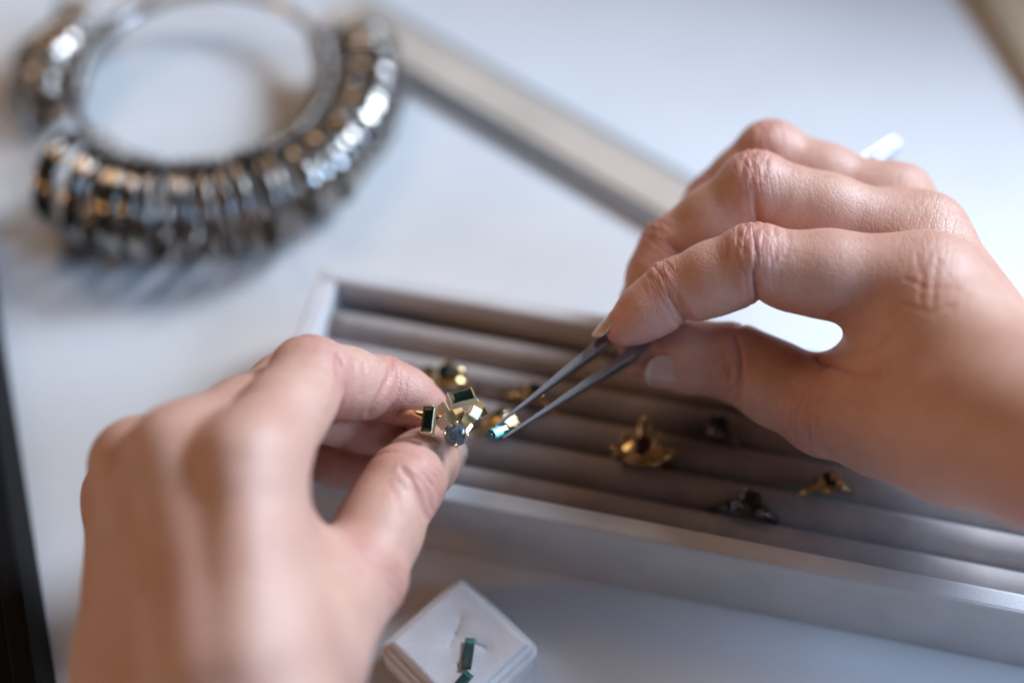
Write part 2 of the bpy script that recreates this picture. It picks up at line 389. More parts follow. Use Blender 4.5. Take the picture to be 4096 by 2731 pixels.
# pad with pressed slits
N = 90; hw = 11.9; V = []; Fc = []
def seg_d(x, y, ax, ay, bx_, by_):
    dx, dy = bx_ - ax, by_ - ay; t = np.clip(((x - ax) * dx + (y - ay) * dy) / (dx * dx + dy * dy), 0, 1)
    return np.hypot(x - ax - t * dx, y - ay - t * dy)
slits = [((-4.0, 4.5), (-2.4, 1.0)), ((-2.4, 1.0), (-1.2, -2.0)), ((1.2, 1.8), (5.2, 3.4)), ((4.0, -4.2), (6.2, -3.6))]
xs = np.linspace(-hw, hw, N)
for y in xs:
    for x in xs:
        e = max(abs(x), abs(y)); edge = max(0, (e - (hw - 1.5)) / 1.5)
        z = gz - .9 * edge ** 2.2 + .12 * math.sin(x * .5) * math.cos(y * .4)
        for (p, q) in slits: z -= .42 * math.exp(-(seg_d(x, y, *p, *q) / .45) ** 2)
        for (p, q) in slits[:3]: z -= .38 * math.exp(-(seg_d(x, y, *p, *q) / 2.0) ** 2)
        V.append((x, y, z))
for j in range(N - 1):
    for i in range(N - 1): Fc.append((j * N + i, j * N + i + 1, (j + 1) * N + i + 1, (j + 1) * N + i))
ring_i = [i for i in range(N)] + [j * N + N - 1 for j in range(1, N)] + [(N - 1) * N + i for i in range(N - 2, -1, -1)] + [j * N for j in range(N - 2, 0, -1)]
b0 = len(V)
for i in ring_i: V.append((V[i][0] * 1.0, V[i][1] * 1.0, 10.0))
for k in range(len(ring_i)): k2 = (k + 1) % len(ring_i); Fc.append((ring_i[k], b0 + k, b0 + k2, ring_i[k2]))
mesh('flocked_pad', V, Fc, M['pad'], gbox, True)

# ------------------------------------------------------------------ gems
def baguette(L, W, crown=.5, pav=1.2, t=.55):
    """step cut: girdle rectangle, two crown steps, pavilion keel (mm, table up +z, long axis x)"""
    l, w = L / 2, W / 2
    V = []
    def rect(a, b, z): V.extend([(-a, -b, z), (a, -b, z), (a, b, z), (-a, b, z)])
    rect(l - .62 * W * .5, w * .46, crown); rect(l - .3 * W * .5, w * .78, crown * .62); rect(l, w, 0); rect(l, w, -.18)
    rect(l - .35 * W, w * .5, -.18 - pav * .6); rect(l - .62 * W, .03, -.18 - pav)
    Fc = [(0, 1, 2, 3)]
    for s_ in range(5):
        a = s_ * 4
        for k in range(4): Fc.append((a + k, a + 4 + k, a + 4 + (k + 1) % 4, a + (k + 1) % 4))
    Fc.append((23, 22, 21, 20))
    return V, Fc
def cushion(Rr):
    n = 16; V = []; Fc = []
    def loop(r_, z, off=0):
        for k in range(n):
            a = 2 * math.pi * (k + off) / n
            c, s_ = math.cos(a), math.sin(a); q = (abs(c) ** 3.0 + abs(s_) ** 3.0) ** (-1 / 3.0)
            V.append((r_ * q * c, r_ * q * s_, z))
    loop(Rr * .58, .85); loop(Rr * .82, .55, .5); loop(Rr, .12); loop(Rr, -.12); loop(Rr * .6, -1.3, .5); loop(Rr * .06, -2.1)
    Fc.append(tuple(range(n)))
    for s_ in range(5):
        a = s_ * n
        for k in range(n):
            k2 = (k + 1) % n; Fc.append((a + k, a + n + k, a + n + k2)); Fc.append((a + k, a + n + k2, a + k2))
    Fc.append(tuple(5 * n + k for k in range(n - 1, -1, -1)))
    return V, Fc
# loose gems on the pad
def table_gem(name, p0, p1, W, z, mat, label, tilt=0):
    a = T(p0[0], p0[1], z); b_ = T(p1[0], p1[1], z); x = unit(b_ - a); zz = np.array([0, 0, 1.]); y = np.cross(zz, x)
    R_ = Matrix.Rotation(tilt, 3, Vector(x)); y = np.array(R_ @ Vector(y)); zz = np.array(R_ @ Vector(zz))
    V, Fc = baguette(np.linalg.norm(b_ - a), W)
    o = mesh(name, V, Fc, mat); o.matrix_world = frame(x, y, zz, (a + b_) / 2); tag(o, label, 'gemstone'); return o
cr = lambda x, y: (1450 + x / 2.94, 2250 + y / 2.94)
table_gem('baguette_gem', cr(1268, 885), cr(1213, 1248), 2.55, gz + .95, M['teal_pale'], 'teal green baguette gemstone lying whole in the middle of the white pad', .12)
table_gem('baguette_gem', cr(1262, 1292), cr(1030, 1560), 2.5, gz + .95, M['teal_pale'], 'second teal baguette gemstone on the white pad, cut off by the bottom edge', -.1)

# ------------------------------------------------------------------ the held ring
c5 = lambda x, y: (1600 + x / 4.276, 1500 + y / 4.276)
def Pc(x, y, d): return P(*c5(x, y), d - (2.0 if x < 1560 else 0))
ring = empty('gold_ring', Pc(850, 760, 332), 'yellow gold cluster ring with cube settings and grey stone held by left fingers', 'ring')
rinv = Matrix.Translation(-Vector(Pc(850, 760, 332)) * S)
def cam_frame(x2, tiltx=0.0, tilty=0.0):
    """frame facing the standpoint: x along the image direction x2=(dx,dy down); tilts in radians lean the face"""
    x = unit(RT * x2[0] - UP * x2[1]); z = -FW; y = np.cross(z, x)
    Rm = Matrix.Rotation(tiltx, 3, Vector(x)) @ Matrix.Rotation(tilty, 3, Vector(y))
    return [np.array(Rm @ Vector(v)) for v in (x, y, z)]
def put(o, fr, at): o.matrix_local = rinv @ frame(*fr, at); return o
def bezel(name, L, W, Hh, t=.34):
    bm = bmesh.new()
    bm_box(L - 2 * t + .02, W - .05, Hh - .75, .05, 1, bm, (0, 0, -Hh / 2 - .375))
    for sg in (-1, 1): bm_box(t, W + .06, Hh + .12, .07, 1, bm, (sg * (L / 2 - t / 2), 0, -Hh / 2 + .06))
    return bm_obj(name, bm, M['gold'], ring)
def open_bezel(name, L, W, Hh, t=.30):
    bm = bmesh.new()
    for sg in (-1, 1):
        bm_box(L, t, Hh, .06, 1, bm, (0, sg * (W / 2 - t / 2), -Hh / 2)); bm_box(t, W - 2 * t, Hh, .06, 1, bm, (sg * (L / 2 - t / 2), 0, -Hh / 2 + .002))
    bm_box(L - .1, W - .1, .3, 0, 1, bm, (0, 0, -Hh + .1))
    return bm_obj(name, bm, M['gold'], ring)
def set_gem(L, W, mat, fr, at, lift=.0):
    V, Fc = baguette(L, W, crown=.42, pav=1.0); o = mesh('baguette_stone', V, Fc, mat, ring)
    return put(o, fr, np.asarray(at) + np.asarray(fr[2]) * lift)
# upper baguette bezel
fr = cam_frame((.90, -.44), -.62, .36); at = Pc(1045, 335, 327)
put(bezel('bezel_setting', 6.0, 2.9, 2.9), fr, at); set_gem(5.3, 2.85, M['green'], fr, at, -.42)
# left baguette bezel, long axis upright
fr = cam_frame((.03, -1), -.34, .22); at = Pc(455, 750, 327)
put(bezel('bezel_setting', 6.5, 2.7, 2.4), fr, at); set_gem(5.8, 2.65, M['green'], fr, at, -.42)
# brushed cubes
def cube(px, py, d, sz, dirx, tx, ty, mat='gold', h=None):
    o = bm_obj('gold_cube', bm_box(sz, sz, h or sz, .13, 2), M[mat], ring)
    fr = cam_frame(dirx, tx, ty); return put(o, fr, Pc(px, py, d))
cube(745, 800, 331.0, 2.7, (.72, -.62), .12, -.20)
cube(1265, 640, 330.4, 2.6, (.87, .45), -.20, .30)
cube(1000, 625, 332.6, 2.2, (.80, -.55), -.55, .15)
cube(890, 720, 333.4, 2.7, (.78, .60), .1, -.2)
cube(760, 590, 333.2, 2.7, (.62, .78), .2, -.35)
cube(1270, 490, 335.0, 2.5, (.6, .75), -.1, .4)
cube(1150, 760, 333.6, 3.0, (.85, .5), .25, .2)
cube(1090, 880, 334.6, 2.8, (.8, .55), .35, .15)
cube(660, 620, 335.0, 2.0, (.8, .5), .1, -.5)
# empty bezel at the right, waiting for the stone
fr = cam_frame((.55, .83), -.15, .75); at = Pc(1425, 640, 332)
bm = open_bezel('empty_setting', 2.9, 2.4, 2.4); put(bm, fr, at)
o = bm_obj('mirror_facet', bm_box(1.0, 2.6, .5, .08), M['gold_shiny'], ring); put(o, cam_frame((.8, .6), -.35, .35), Pc(1170, 915, 331.8))
# cushion stone with four claws
fr = cam_frame((.985, -.17), .12, .10); at = Pc(950, 1020, 328.6)
V, Fc = cushion(2.62); o = mesh('cushion_stone', V, Fc, M['salt'], ring); put(o, fr, at)
V, Fc = revolve([(2.2, -1.9), (2.45, -.55), (2.65, -.45), (2.55, -.9), (2.4, -1.9)], 32); o = mesh('stone_collet', V, Fc, M['gold'], ring); put(o, fr, at)
for (px, py) in ((965, 815), (760, 1000), (1150, 1028), (945, 1205)):
    tip = Pc(px, py, 327.6); base = np.asarray(at) + (Pc(px, py, 331.5) - np.asarray(at)) * .72 - np.asarray(fr[2]) * 1.0
    q = (tip - Pc(850, 760, 332)); w = (base - Pc(850, 760, 332))
    V, Fc = sweep([w, w * .4 + q * .6, q, q - FW * .28, q - FW * .42], [.32, .40, .50, .40, .12], 12); mesh('claw', V, Fc, M['gold_shiny'], ring, True)
# shank: round hoop going back between finger and thumb
hc = Pc(520, 850, 340); ax = unit(UP * .93 + RT * .22 + FW * .28)
x = unit(np.cross(ax, FW)); y = np.cross(ax, x)
V, Fc = revolve([(8.3, -.9), (8.9, -1.0), (9.2, -.6), (9.2, .6), (8.9, 1.0), (8.3, .9)], 64)
o = mesh('shank', V, Fc, M['gold_shiny'], ring, True); put(o, (x, y, ax), hc)

# ------------------------------------------------------------------ tweezers and the gem they hold
tip_u = Pc(1640, 862, 330); tip_l = Pc(1765, 1068, 330)
c1 = lambda x, y: (1200 + x / 1.306, 1000 + y / 1.306)
mid_u = P(*c1(1565, 505), 345); mid_l = P(*c1(1720, 560), 345.5)
endp = P(2052 * K, 338 * K, 388)
tw = empty('tweezers', endp, 'pair of dark steel tweezers in the right hand', 'tweezers')
def arm(tip, mid, sgn_):
    sepd = unit(tip_u - tip_l); axis = unit(endp - tip); wd = unit(np.cross(axis, sepd)); sepd = np.cross(wd, axis)
    wf, sf = wd, sepd; ca, sa = math.cos(.42), math.sin(.42); wd, sepd = wf * ca + sf * sa, sf * ca - wf * sa
    end = endp + sepd * .75 * sgn_
    pts = []; 
    q = mid + (mid - tip) * .25 + sepd * .15 * sgn_
    ctrl = [tip, tip + (mid - tip) * .33, tip + (mid - tip) * .66, mid, q * .6 + (end * .45 + mid * .55) * .4 + sepd * sgn_ * 1.0, end * .5 + mid * .5 + sepd * sgn_ * 1.2, end * .8 + mid * .2 + sepd * sgn_ * .5, end]
    th = [.26, .52, .98, 1.3, 1.2, .8, .72, .7]; wdt = [.40, .95, 1.9, 2.8, 3.4, 3.9, 4.0, 3.2]
    V = []; Fc = []; n = len(ctrl)
    prof = [(-1, -.62), (-.72, -1), (.72, -1), (1, -.62), (1, .62), (.72, 1), (-.72, 1), (-1, .62)]
    for p, t, w in zip(ctrl, th, wdt):
        for (a_, b_) in prof: V.append(p - endp + sepd * a_ * t + wd * b_ * w)
    for i in range(n - 1):
        for k in range(8): k2 = (k + 1) % 8; Fc.append((i * 8 + k, i * 8 + k2, (i + 1) * 8 + k2, (i + 1) * 8 + k))
    Fc.append(tuple(range(8))[::-1]); Fc.append(tuple((n - 1) * 8 + k for k in range(8)))
    return mesh('tweezer_arm', V, Fc, M['tweezer'], tw, False)
arm(tip_u, mid_u, 1); arm(tip_l, mid_l, -1)
at = Pc(1710, 950, 329.6); gn = unit(unit(np.array(KEY) * 1000 - at) + unit(CC - at)); gx_ = unit(RT * .845 + UP * .535); gx_ = unit(gx_ - gn * np.dot(gx_, gn)); fr = (gx_, np.cross(gn, gx_), gn)
V, Fc = baguette(5.6, 2.6, .55, 1.2); o = mesh('baguette_gem', V, Fc, M['teal']); o.matrix_world = frame(*fr, at)
tag(o, 'bright teal baguette gemstone gripped between the tweezer tips', 'gemstone')

# ------------------------------------------------------------------ rings standing in the tray
def tray_ring(px, py, z, size, rz, kind, label):
    x, y, _ = tray_pt(px, py, z)
    row = min(range(6), key=lambda j: abs((rimf + 1.0 + pitch * j) - y)); y = rimf + 1.0 + pitch * row
    w = tray_world(x, y, 0)
    t = empty('gold_ring' if kind != 'dark' else 'silver_ring', w, label, 'ring', 'rings kept in the tray', rot=(0, 0, TA + rz))
    g = M['gold_tray'] if kind != 'dark' else M['silver_dark']
    V, Fc = revolve([(8.2, -.8), (8.8, -1.0), (9.1, -.5), (9.1, .5), (8.8, 1.0), (8.2, .8)], 48)
    sh = mesh('shank', V, Fc, g, t, True); sh.rotation_euler = (math.pi / 2, 0, 0); sh.location = (0, 0, (z - 9.5) * S)
    rnd = random.Random(hash(label) % 1000 if False else len(label) * 7)
    bm = bmesh.new()
    n = 9 if kind == 'cluster' else 7
    for i in range(n):
        a = 2 * math.pi * i / n + rnd.uniform(-.3, .3); rr2 = size * (.45 if i % 2 else .78)
        c = Vector((rr2 * math.cos(a), rr2 * math.sin(a) * .8, z + rnd.uniform(-.5, 1.8)))
        if kind == 'flower':
            m4 = Matrix.Translation(c * S) @ Matrix.Rotation(a, 4, 'Z') @ Matrix.Rotation(-.5 - rnd.random() * .4, 4, 'Y') @ Matrix.Diagonal((3.3 * S, 2.0 * S, .8 * S, 1))
            bmesh.ops.create_uvsphere(bm, u_segments=14, v_segments=8, radius=1, matrix=m4)
        else:
            m4 = Matrix.Translation(c * S) @ Matrix.Rotation(rnd.random() * 3, 4, Vector((rnd.random(), rnd.random(), rnd.random())).normalized())
            s_ = rnd.uniform(1.7, 2.6) * S
            if i % 3 == 0: bmesh.ops.create_icosphere(bm, subdivisions=2, radius=s_ * .6, matrix=m4)
            else: bmesh.ops.create_cube(bm, size=s_, matrix=m4)
    bmesh.ops.create_uvsphere(bm, u_segments=14, v_segments=8, radius=1, matrix=Matrix.Translation(Vector((0, 0, z - .4)) * S) @ Matrix.Diagonal((size * .7 * S, size * .6 * S, 1.2 * S, 1)))
    bm_obj('cluster_setting', bm, g, t, kind == 'flower')
    V, Fc = cushion(1.9 if kind != 'dark' else 2.4)
    st = mesh('stone', V, Fc, {'cluster': M['green'], 'flower': M['ruby'], 'dark': M['blackstone']}[kind], t); st.location = (.3 * S, .5 * S, (z + 1.7) * S); st.rotation_euler = (.25, -.2, 0)
    return t
tray_ring(1030, 832, 26, 5.4, .2, 'cluster', 'gold cluster ring in the tray just above the left fingertip')
tray_ring(1222, 905, 25, 2.6, -.2, 'cluster', 'small gold ring in the tray half hidden behind the upper tweezer arm')
tray_ring(1140, 998, 25, 3.6, .4, 'cluster', 'gold ring in the tray behind the held teal gem')
tray_ring(1470, 1045, 25, 8.2, .1, 'flower', 'large gold flower ring with dark red stone in the tray')
tray_ring(1720, 1160, 25, 5.2, 0, 'dark', 'dark silver ring with black stone in the front row of the tray')
tray_ring(1900, 1130, 25, 3.2, .3, 'cluster', 'small gold ring in the tray below the heel of the right hand')
tray_ring(1650, 965, 25, 4.6, -.3, 'dark', 'dark brownish ring in the tray under the right thumb')

# ------------------------------------------------------------------ hands: smooth distance-field bodies
def smin(a, b, k):
    h = np.clip(.5 + .5 * (b - a) / k, 0, 1)
    return b + (a - b) * h - k * h * (1 - h)
def cone(p, a, b, ra, rb):
    ab = b - a; l2 = float(ab @ ab) + 1e-9
    t = np.clip(((p - a) @ ab) / l2, 0, 1)
    q = p - a - t[:, None] * ab
    return np.sqrt(np.einsum('ij,ij->i', q, q)) - (ra + (rb - ra) * t)
def ell(p, c, ax, rd):
    q = (p - c) @ np.array(ax).T
    k0 = np.sqrt((((q / rd)) ** 2).sum(1)); k1 = np.sqrt(((q / (np.array(rd) ** 2)) ** 2).sum(1)) + 1e-9
    return k0 * (k0 - 1) / k1
class Finger:
    def __init__(s, pts, rad, dorsal=None, thumb=False, crease=1.0, fold=1.0, mcp=None):
        s.p = [np.asarray(q, float) for q in pts]; s.r = rad; s.crease = crease; s.fold = fold
        a, b, c, d = s.p
        bend = np.cross(b - a, c - b) + np.cross(c - b, d - c)
        if dorsal is not None: bend = np.cross(np.asarray(dorsal, float), unit(d - a))
        out = -(unit(a - b) + unit(c - b)) if dorsal is None else np.asarray(dorsal, float)
        s.dors = []
        for (u_, v_) in ((a, b), (b, c), (c, d)):
            dd = np.cross(unit(v_ - u_), unit(bend))
            if np.dot(dd, out) < 0: dd = -dd
            s.dors.append(unit(dd))
        r0, r1, r2, r3, r4, r5, r6 = rad
        D = s.dors
        s.pr = [(a, a * .45 + b * .55, r0, r1, 3), (a * .45 + b * .55, b, r1, r2, 3), (b, (b + c) / 2, r2, r3, 3), ((b + c) / 2, c, r3, r4, 3),
                (c, c * .45 + d * .55, r4, r5, 3), (c * .45 + d * .55, d, r5, r6, 3)]
        # pulps on the palm side and the pad
        s.pr += [(a * .68 + b * .32 - D[0] * 2.0, a * .25 + b * .75 - D[0] * 1.7, r1 - .9, r1 - 1.0, 2.0),
                 (b * .72 + c * .28 - D[1] * 1.7, b * .28 + c * .72 - D[1] * 1.6, r3 - .8, r3 - .9, 1.8),
                 (c * .65 + d * .35 - D[2] * 1.6, c * .2 + d * .8 - D[2] * 1.2, r5 - .7, r6 - .1, 2.0)]
        kn = unit(out)
        s.pr += [(b + kn * 1.2, b + kn * 1.2 + unit(c - b) * .1, r2 - .8, r2 - .8, 2.5)]
        s.joints = [(b, unit(unit(c - b) + unit(b - a)), kn, r2), (c, unit(unit(d - c) + unit(c - b)), unit(D[1] + D[2]), r4)]
        if mcp is not None: s.joints.append((a + np.asarray(mcp) * 3, unit(b - a), np.asarray(mcp), r0 * 1.25))
class Hand:
    kweb = 6.0; kf = .7
    def __init__(s): s.f = []; s.palm = []; s.ridge = []; s.lines = []
    def cap(s, a, b, ra, rb, k=8.0): s.palm.append((np.asarray(a), np.asarray(b), ra, rb, k))
    def prep(s):
        s.all = [(-1, q) for q in s.palm] + [(i, q) for i, f in enumerate(s.f) for q in f.pr] + [(-2, q) for q in s.ridge]
        s.A = np.array([q[0] for _, q in s.all]); s.B = np.array([q[1] for _, q in s.all])
        s.ra = np.array([q[2] for _, q in s.all], float); s.rb = np.array([q[3] for _, q in s.all], float)
    def cell(s, p, who):
        """distance for a small cloud of points; primitives too far to matter are skipped"""
        c = (p.min(0) + p.max(0)) / 2; R = float(np.linalg.norm(p - c, axis=1).max())
        ab = s.B - s.A; t = np.clip(((c - s.A) * ab).sum(1) / ((ab * ab).sum(1) + 1e-9), 0, 1)
        d = np.linalg.norm(c - s.A - t[:, None] * ab, axis=1) - (s.ra + (s.rb - s.ra) * t)
        keep = d < d.min() + 2 * R + 20
        palm = None; fs = [None] * len(s.f); rd = []
        for i in np.nonzero(keep)[0]:
            w, (a, b, ra, rb, k) = s.all[i]; v = cone(p, a, b, ra, rb)
            if w == -1: palm = v if palm is None else smin(palm, v, k)
            elif w >= 0: fs[w] = v if fs[w] is None else smin(fs[w], v, k)
            else: rd.append((v, k))
        al = None
        for v in fs:
            if v is not None: al = v if al is None else smin(al, v, s.kf)
        out = palm if al is None else (al if palm is None else smin(palm, al, s.kweb))
        if out is None: out = np.full(len(p), 1e3)
        for v, k in rd: out = smin(out, v, k)
        if who: return out, [np.full(len(p), 1e3) if v is None else v for v in fs]
        return out
    def eval(s, p, who=False):
        key = np.floor(p / 13.0).astype(np.int64); key -= key.min(0); m_ = key.max(0) + 1
        k1 = (key[:, 0] * m_[1] + key[:, 1]) * m_[2] + key[:, 2]
        order = np.argsort(k1, kind='stable'); cuts = np.nonzero(np.diff(k1[order]))[0] + 1
        out = np.empty(len(p)); F_ = np.empty((len(s.f), len(p))) if who else None
        for ix in np.split(order, cuts):
            if who: out[ix], F_[:, ix] = s.cell(p[ix], True)
            else: out[ix] = s.cell(p[ix], False)
        return (out, F_) if who else out
def surface_nets(fn, lo, hi, h):
    B = 6
    n = (np.ceil((hi - lo) / (h * B)).astype(int) + 1) * B
    nb = n // B
    cc = [lo[i] + (np.arange(nb[i]) * B + B / 2 - .5) * h for i in range(3)]
    G = np.stack(np.meshgrid(*cc, indexing='ij'), -1).reshape(-1, 3)
    cv = fn(G).reshape(nb)
    act = np.abs(cv) < h * B * 1.5
    val = np.repeat(np.repeat(np.repeat(np.where(cv > 0, 5., -5.).astype(np.float32), B, 0), B, 1), B, 2)
    idx = np.argwhere(act)
    off = np.stack(np.meshgrid(*[np.arange(B)] * 3, indexing='ij'), -1).reshape(-1, 3)
    ii = (idx[:, None, :] * B + off[None]).reshape(-1, 3)
    val[ii[:, 0], ii[:, 1], ii[:, 2]] = fn(lo + ii * h)
    ins = val < 0
    s8 = [ins[i:n[0] - 1 + i, j:n[1] - 1 + j, k:n[2] - 1 + k] for i in (0, 1) for j in (0, 1) for k in (0, 1)]
    anyi = s8[0].copy(); alli = s8[0].copy()
    for q in s8[1:]: anyi |= q; alli &= q
    cells = np.argwhere(anyi & ~alli)
    vid = -np.ones(tuple(n - 1), np.int32); vid[cells[:, 0], cells[:, 1], cells[:, 2]] = np.arange(len(cells))
    V = lo + (cells + .5) * h
    quads = []
    for axis in range(3):
        sl0 = [slice(None)] * 3; sl1 = [slice(None)] * 3; sl0[axis] = slice(0, -1); sl1[axis] = slice(1, None)
        A, Bv = ins[tuple(sl0)], ins[tuple(sl1)]
        for (m_, flip) in ((A & ~Bv, False), (~A & Bv, True)):
            e = np.argwhere(m_); u_, w_ = [(1, 2), (2, 0), (0, 1)][axis]
            e = e[(e[:, u_] > 0) & (e[:, w_] > 0) & (e[:, u_] < n[u_] - 1) & (e[:, w_] < n[w_] - 1)]
            def at(du, dw):
                q = e.copy(); q[:, u_] += du; q[:, w_] += dw; return vid[q[:, 0], q[:, 1], q[:, 2]]
            q4 = np.stack([at(-1, -1), at(0, -1), at(0, 0), at(-1, 0)], 1)
            quads.append(q4[:, ::-1] if flip else q4)
    return V, np.concatenate(quads)
def grad(fn, V, e=.25):
    tet = np.array([[1, -1, -1], [-1, -1, 1], [-1, 1, -1], [1, 1, 1.]])
    g = sum(t * fn(V + t * e)[:, None] for t in tet)
    return g / (np.linalg.norm(g, axis=1, keepdims=True) + 1e-9)
VOX = 0.70
def build_hand(name, hand, label, redder=0.0):
    hand.prep()
    pts = np.concatenate([np.array([q for f in hand.f for q in f.p]), np.array([q for c in hand.palm for q in c[:2]])])
    rm = max(max(c[2], c[3]) for c in hand.palm) + 6
    lo, hi = pts.min(0) - rm, pts.max(0) + rm
    V, Q = surface_nets(hand.eval, lo, hi, VOX)
    for _ in range(2):
        d = hand.eval(V); n_ = grad(hand.eval, V); V = V - n_ * d[:, None]
    n_ = grad(hand.eval, V, .5)
    dtot, fs = hand.eval(V, True)
    joint = np.zeros((len(V), 3)); red = np.zeros(len(V)); disp = np.zeros(len(V)); joint[:, 1] = 50
    best = np.full(len(V), 1e9)
    for fi, f in enumerate(hand.f):
        own = np.exp(-(np.maximum(0, fs[fi] - .3) / 1.2) ** 2)
        for ji, (j, a, dr, r_) in enumerate(f.joints):
            q = V - j; dist = np.linalg.norm(q, axis=1); lat = np.cross(a, dr); s_ = q @ a; l_ = q @ lat
            near = (own if ji < 2 else 1.0) * np.clip((r_ * 2.1 - dist) / 4, 0, 1)
            dw = np.clip((n_ @ dr + .15) / .9, 0, 1)
            span = (6.2, 4.2, 9.0)[ji]
            mask = near * dw * np.exp(-(s_ / span) ** 2) * (1, 1, .35)[ji]
            upd = (near > 0) & (dist < best); best = np.where(upd, dist, best)
            joint[upd] = np.stack([s_ + 17 * fi + 40 * ji, l_ + 31 * fi, mask], 1)[upd]
            if ji == 2: continue
            pw = np.clip((-(n_ @ dr) + .35) / .6, 0, 1)
            disp -= f.crease * near * pw * (.55 * np.exp(-(s_ / .55) ** 2) + .35 * np.exp(-(s_ / 1.7) ** 2) + .2 * np.exp(-((s_ - 1.9) / .4) ** 2))
            # a few real dorsal folds
            for (o_, dp) in ((-2.6, .20), (-.9, .28), (.8, .26), (2.4, .20)):
                disp -= f.fold * near * np.clip((n_ @ dr - .25) / .5, 0, 1) * dp * np.exp(-((s_ - o_ - .5 * np.sin(l_ * .7 + o_)) / .42) ** 2)
            red += .55 * near * np.exp(-(s_ / 5) ** 2)
        tipd = np.linalg.norm(V - f.p[3], axis=1); red += .75 * own * np.exp(-(tipd / 9) ** 2)
    # single skin creases drawn as polylines (seen from the front, they sink into the near skin)
    q = V - CC; dd_ = q @ FW; sx = q @ RT / dd_ * FPX + 2048; sy = 1365.5 - q @ UP / dd_ * FPX
    facing = np.clip((-(n_ @ FW) - .05) / .4, 0, 1)
    for (pl, d0, d1, dep, wid) in hand.lines:
        best_ = np.full(len(V), 1e9)
        for (x0, y0), (x1, y1) in zip(pl[:-1], pl[1:]):
            best_ = np.minimum(best_, seg_d(sx, sy, x0, y0, x1, y1))
        mm = best_ * dd_ / FPX
        w_ = facing * ((dd_ > d0) & (dd_ < d1))
        disp -= w_ * (dep * np.exp(-(mm / wid) ** 2) - dep * .28 * np.exp(-((mm - 2.2 * wid) / wid) ** 2))
        red += .35 * w_ * np.exp(-(mm / (wid * 2)) ** 2)
    red += redder
    # low, uneven swelling so that the surface is not machine-smooth
    und = sum(np.sin(V @ k + ph) for k, ph in ((np.array([.19, .11, -.07]), .3), (np.array([-.09, .21, .13]), 1.9), (np.array([.13, -.17, .2]), 4.)))
    V = V + n_ * (disp + .10 * und)[:, None]
    org = hand.origin
    o = mesh_np(name, V - org, Q, M['skin']); o.location = Vector(org) * S
    for an, dat, ty in (('joint', joint, 'FLOAT_VECTOR'), ('red', np.clip(red, 0, .85), 'FLOAT')):
        at_ = o.data.attributes.new(an, ty, 'POINT')
        at_.data.foreach_set('vector' if ty == 'FLOAT_VECTOR' else 'value', np.ascontiguousarray(dat, dtype=np.float32).ravel())
    tag(o, label, 'hand')
    return o
def mesh_np(name, V, Q, mat):
    me = bpy.data.meshes.new(name)
    me.vertices.add(len(V)); me.vertices.foreach_set('co', (V * S).astype(np.float32).ravel())
    me.loops.add(len(Q) * 4); me.loops.foreach_set('vertex_index', Q.astype(np.int32).ravel())
    me.polygons.add(len(Q)); me.polygons.foreach_set('loop_start', (np.arange(len(Q)) * 4).astype(np.int32))
    me.polygons.foreach_set('use_smooth', np.ones(len(Q), bool))
    me.update(calc_edges=True); me.validate(); me.materials.append(mat)
    o = bpy.data.objects.new(name, me); col.objects.link(o); return o
def on_skin(hand, p, nor):
    nor = unit(nor); ts = np.arange(0, 16, .1); v = hand.eval(np.asarray(p) + ts[:, None] * nor)
    k = np.nonzero(v > 0)[0]; return np.asarray(p) + nor * (ts[k[0]] if len(k) else 7)
def nail(hand_o, org, cen, axis, nor, L, W, rad, free=1.2, label=None):
    """curved plate: cen = middle of the plate on the skin, axis towards the tip, nor outward"""
    axis = unit(axis); nor = unit(np.asarray(nor) - axis * np.dot(nor, axis)); lat = np.cross(nor, axis)
    nu, nv = 18, 15; V = []; Fc = []
    for layer in (0, 1):
        for i in range(nu):
            u_ = -1 + 2 * i / (nu - 1)
            wu = (1 - max(0, -u_) ** 3.5 * .75) * (1 - max(0, u_) ** 5 * .55)
            for j in range(nv):
                v_ = -1 + 2 * j / (nv - 1); ang = v_ * W * .5 * wu / rad
                x_ = u_ * L / 2 + (.0 if u_ < 0 else (1 - v_ * v_) * .6 * u_)
                hgt = rad * (math.cos(ang) - 1) - .35 * (u_ ** 2) * (u_ > 0) * 1.2 - (.0 if u_ > -.7 else (-.7 - u_) * 1.6)
                V.append(cen - org + axis * x_ + lat * rad * math.sin(ang) + nor * (hgt + .22 - layer * .5))
    n1 = nu * nv
    for i in range(nu - 1):
        for j in range(nv - 1):
            a_ = i * nv + j; Fc.append((a_, a_ + 1, a_ + nv + 1, a_ + nv)); Fc.append((n1 + a_, n1 + a_ + nv, n1 + a_ + nv + 1, n1 + a_ + 1))
    rim_ = [j for j in range(nv)] + [i * nv + nv - 1 for i in range(1, nu)] + [(nu - 1) * nv + j for j in range(nv - 2, -1, -1)] + [i * nv for i in range(nu - 2, 0, -1)]
    for k in range(len(rim_)): a_, b_ = rim_[k], rim_[(k + 1) % len(rim_)]; Fc.append((a_, n1 + a_, n1 + b_, b_))
    o = mesh('fingernail', V, Fc, M['nail'], hand_o, True); o.data.materials.append(M['nail_tip'])
    if free:
        for p_ in o.data.polygons:
            cx = sum((Vector(V[i]) for i in p_.vertices), Vector()) / len(p_.vertices)
            if (np.array(cx) - (cen - org)) @ axis > L / 2 - free: p_.material_index = 1
    if label: o['label'] = label
    return o

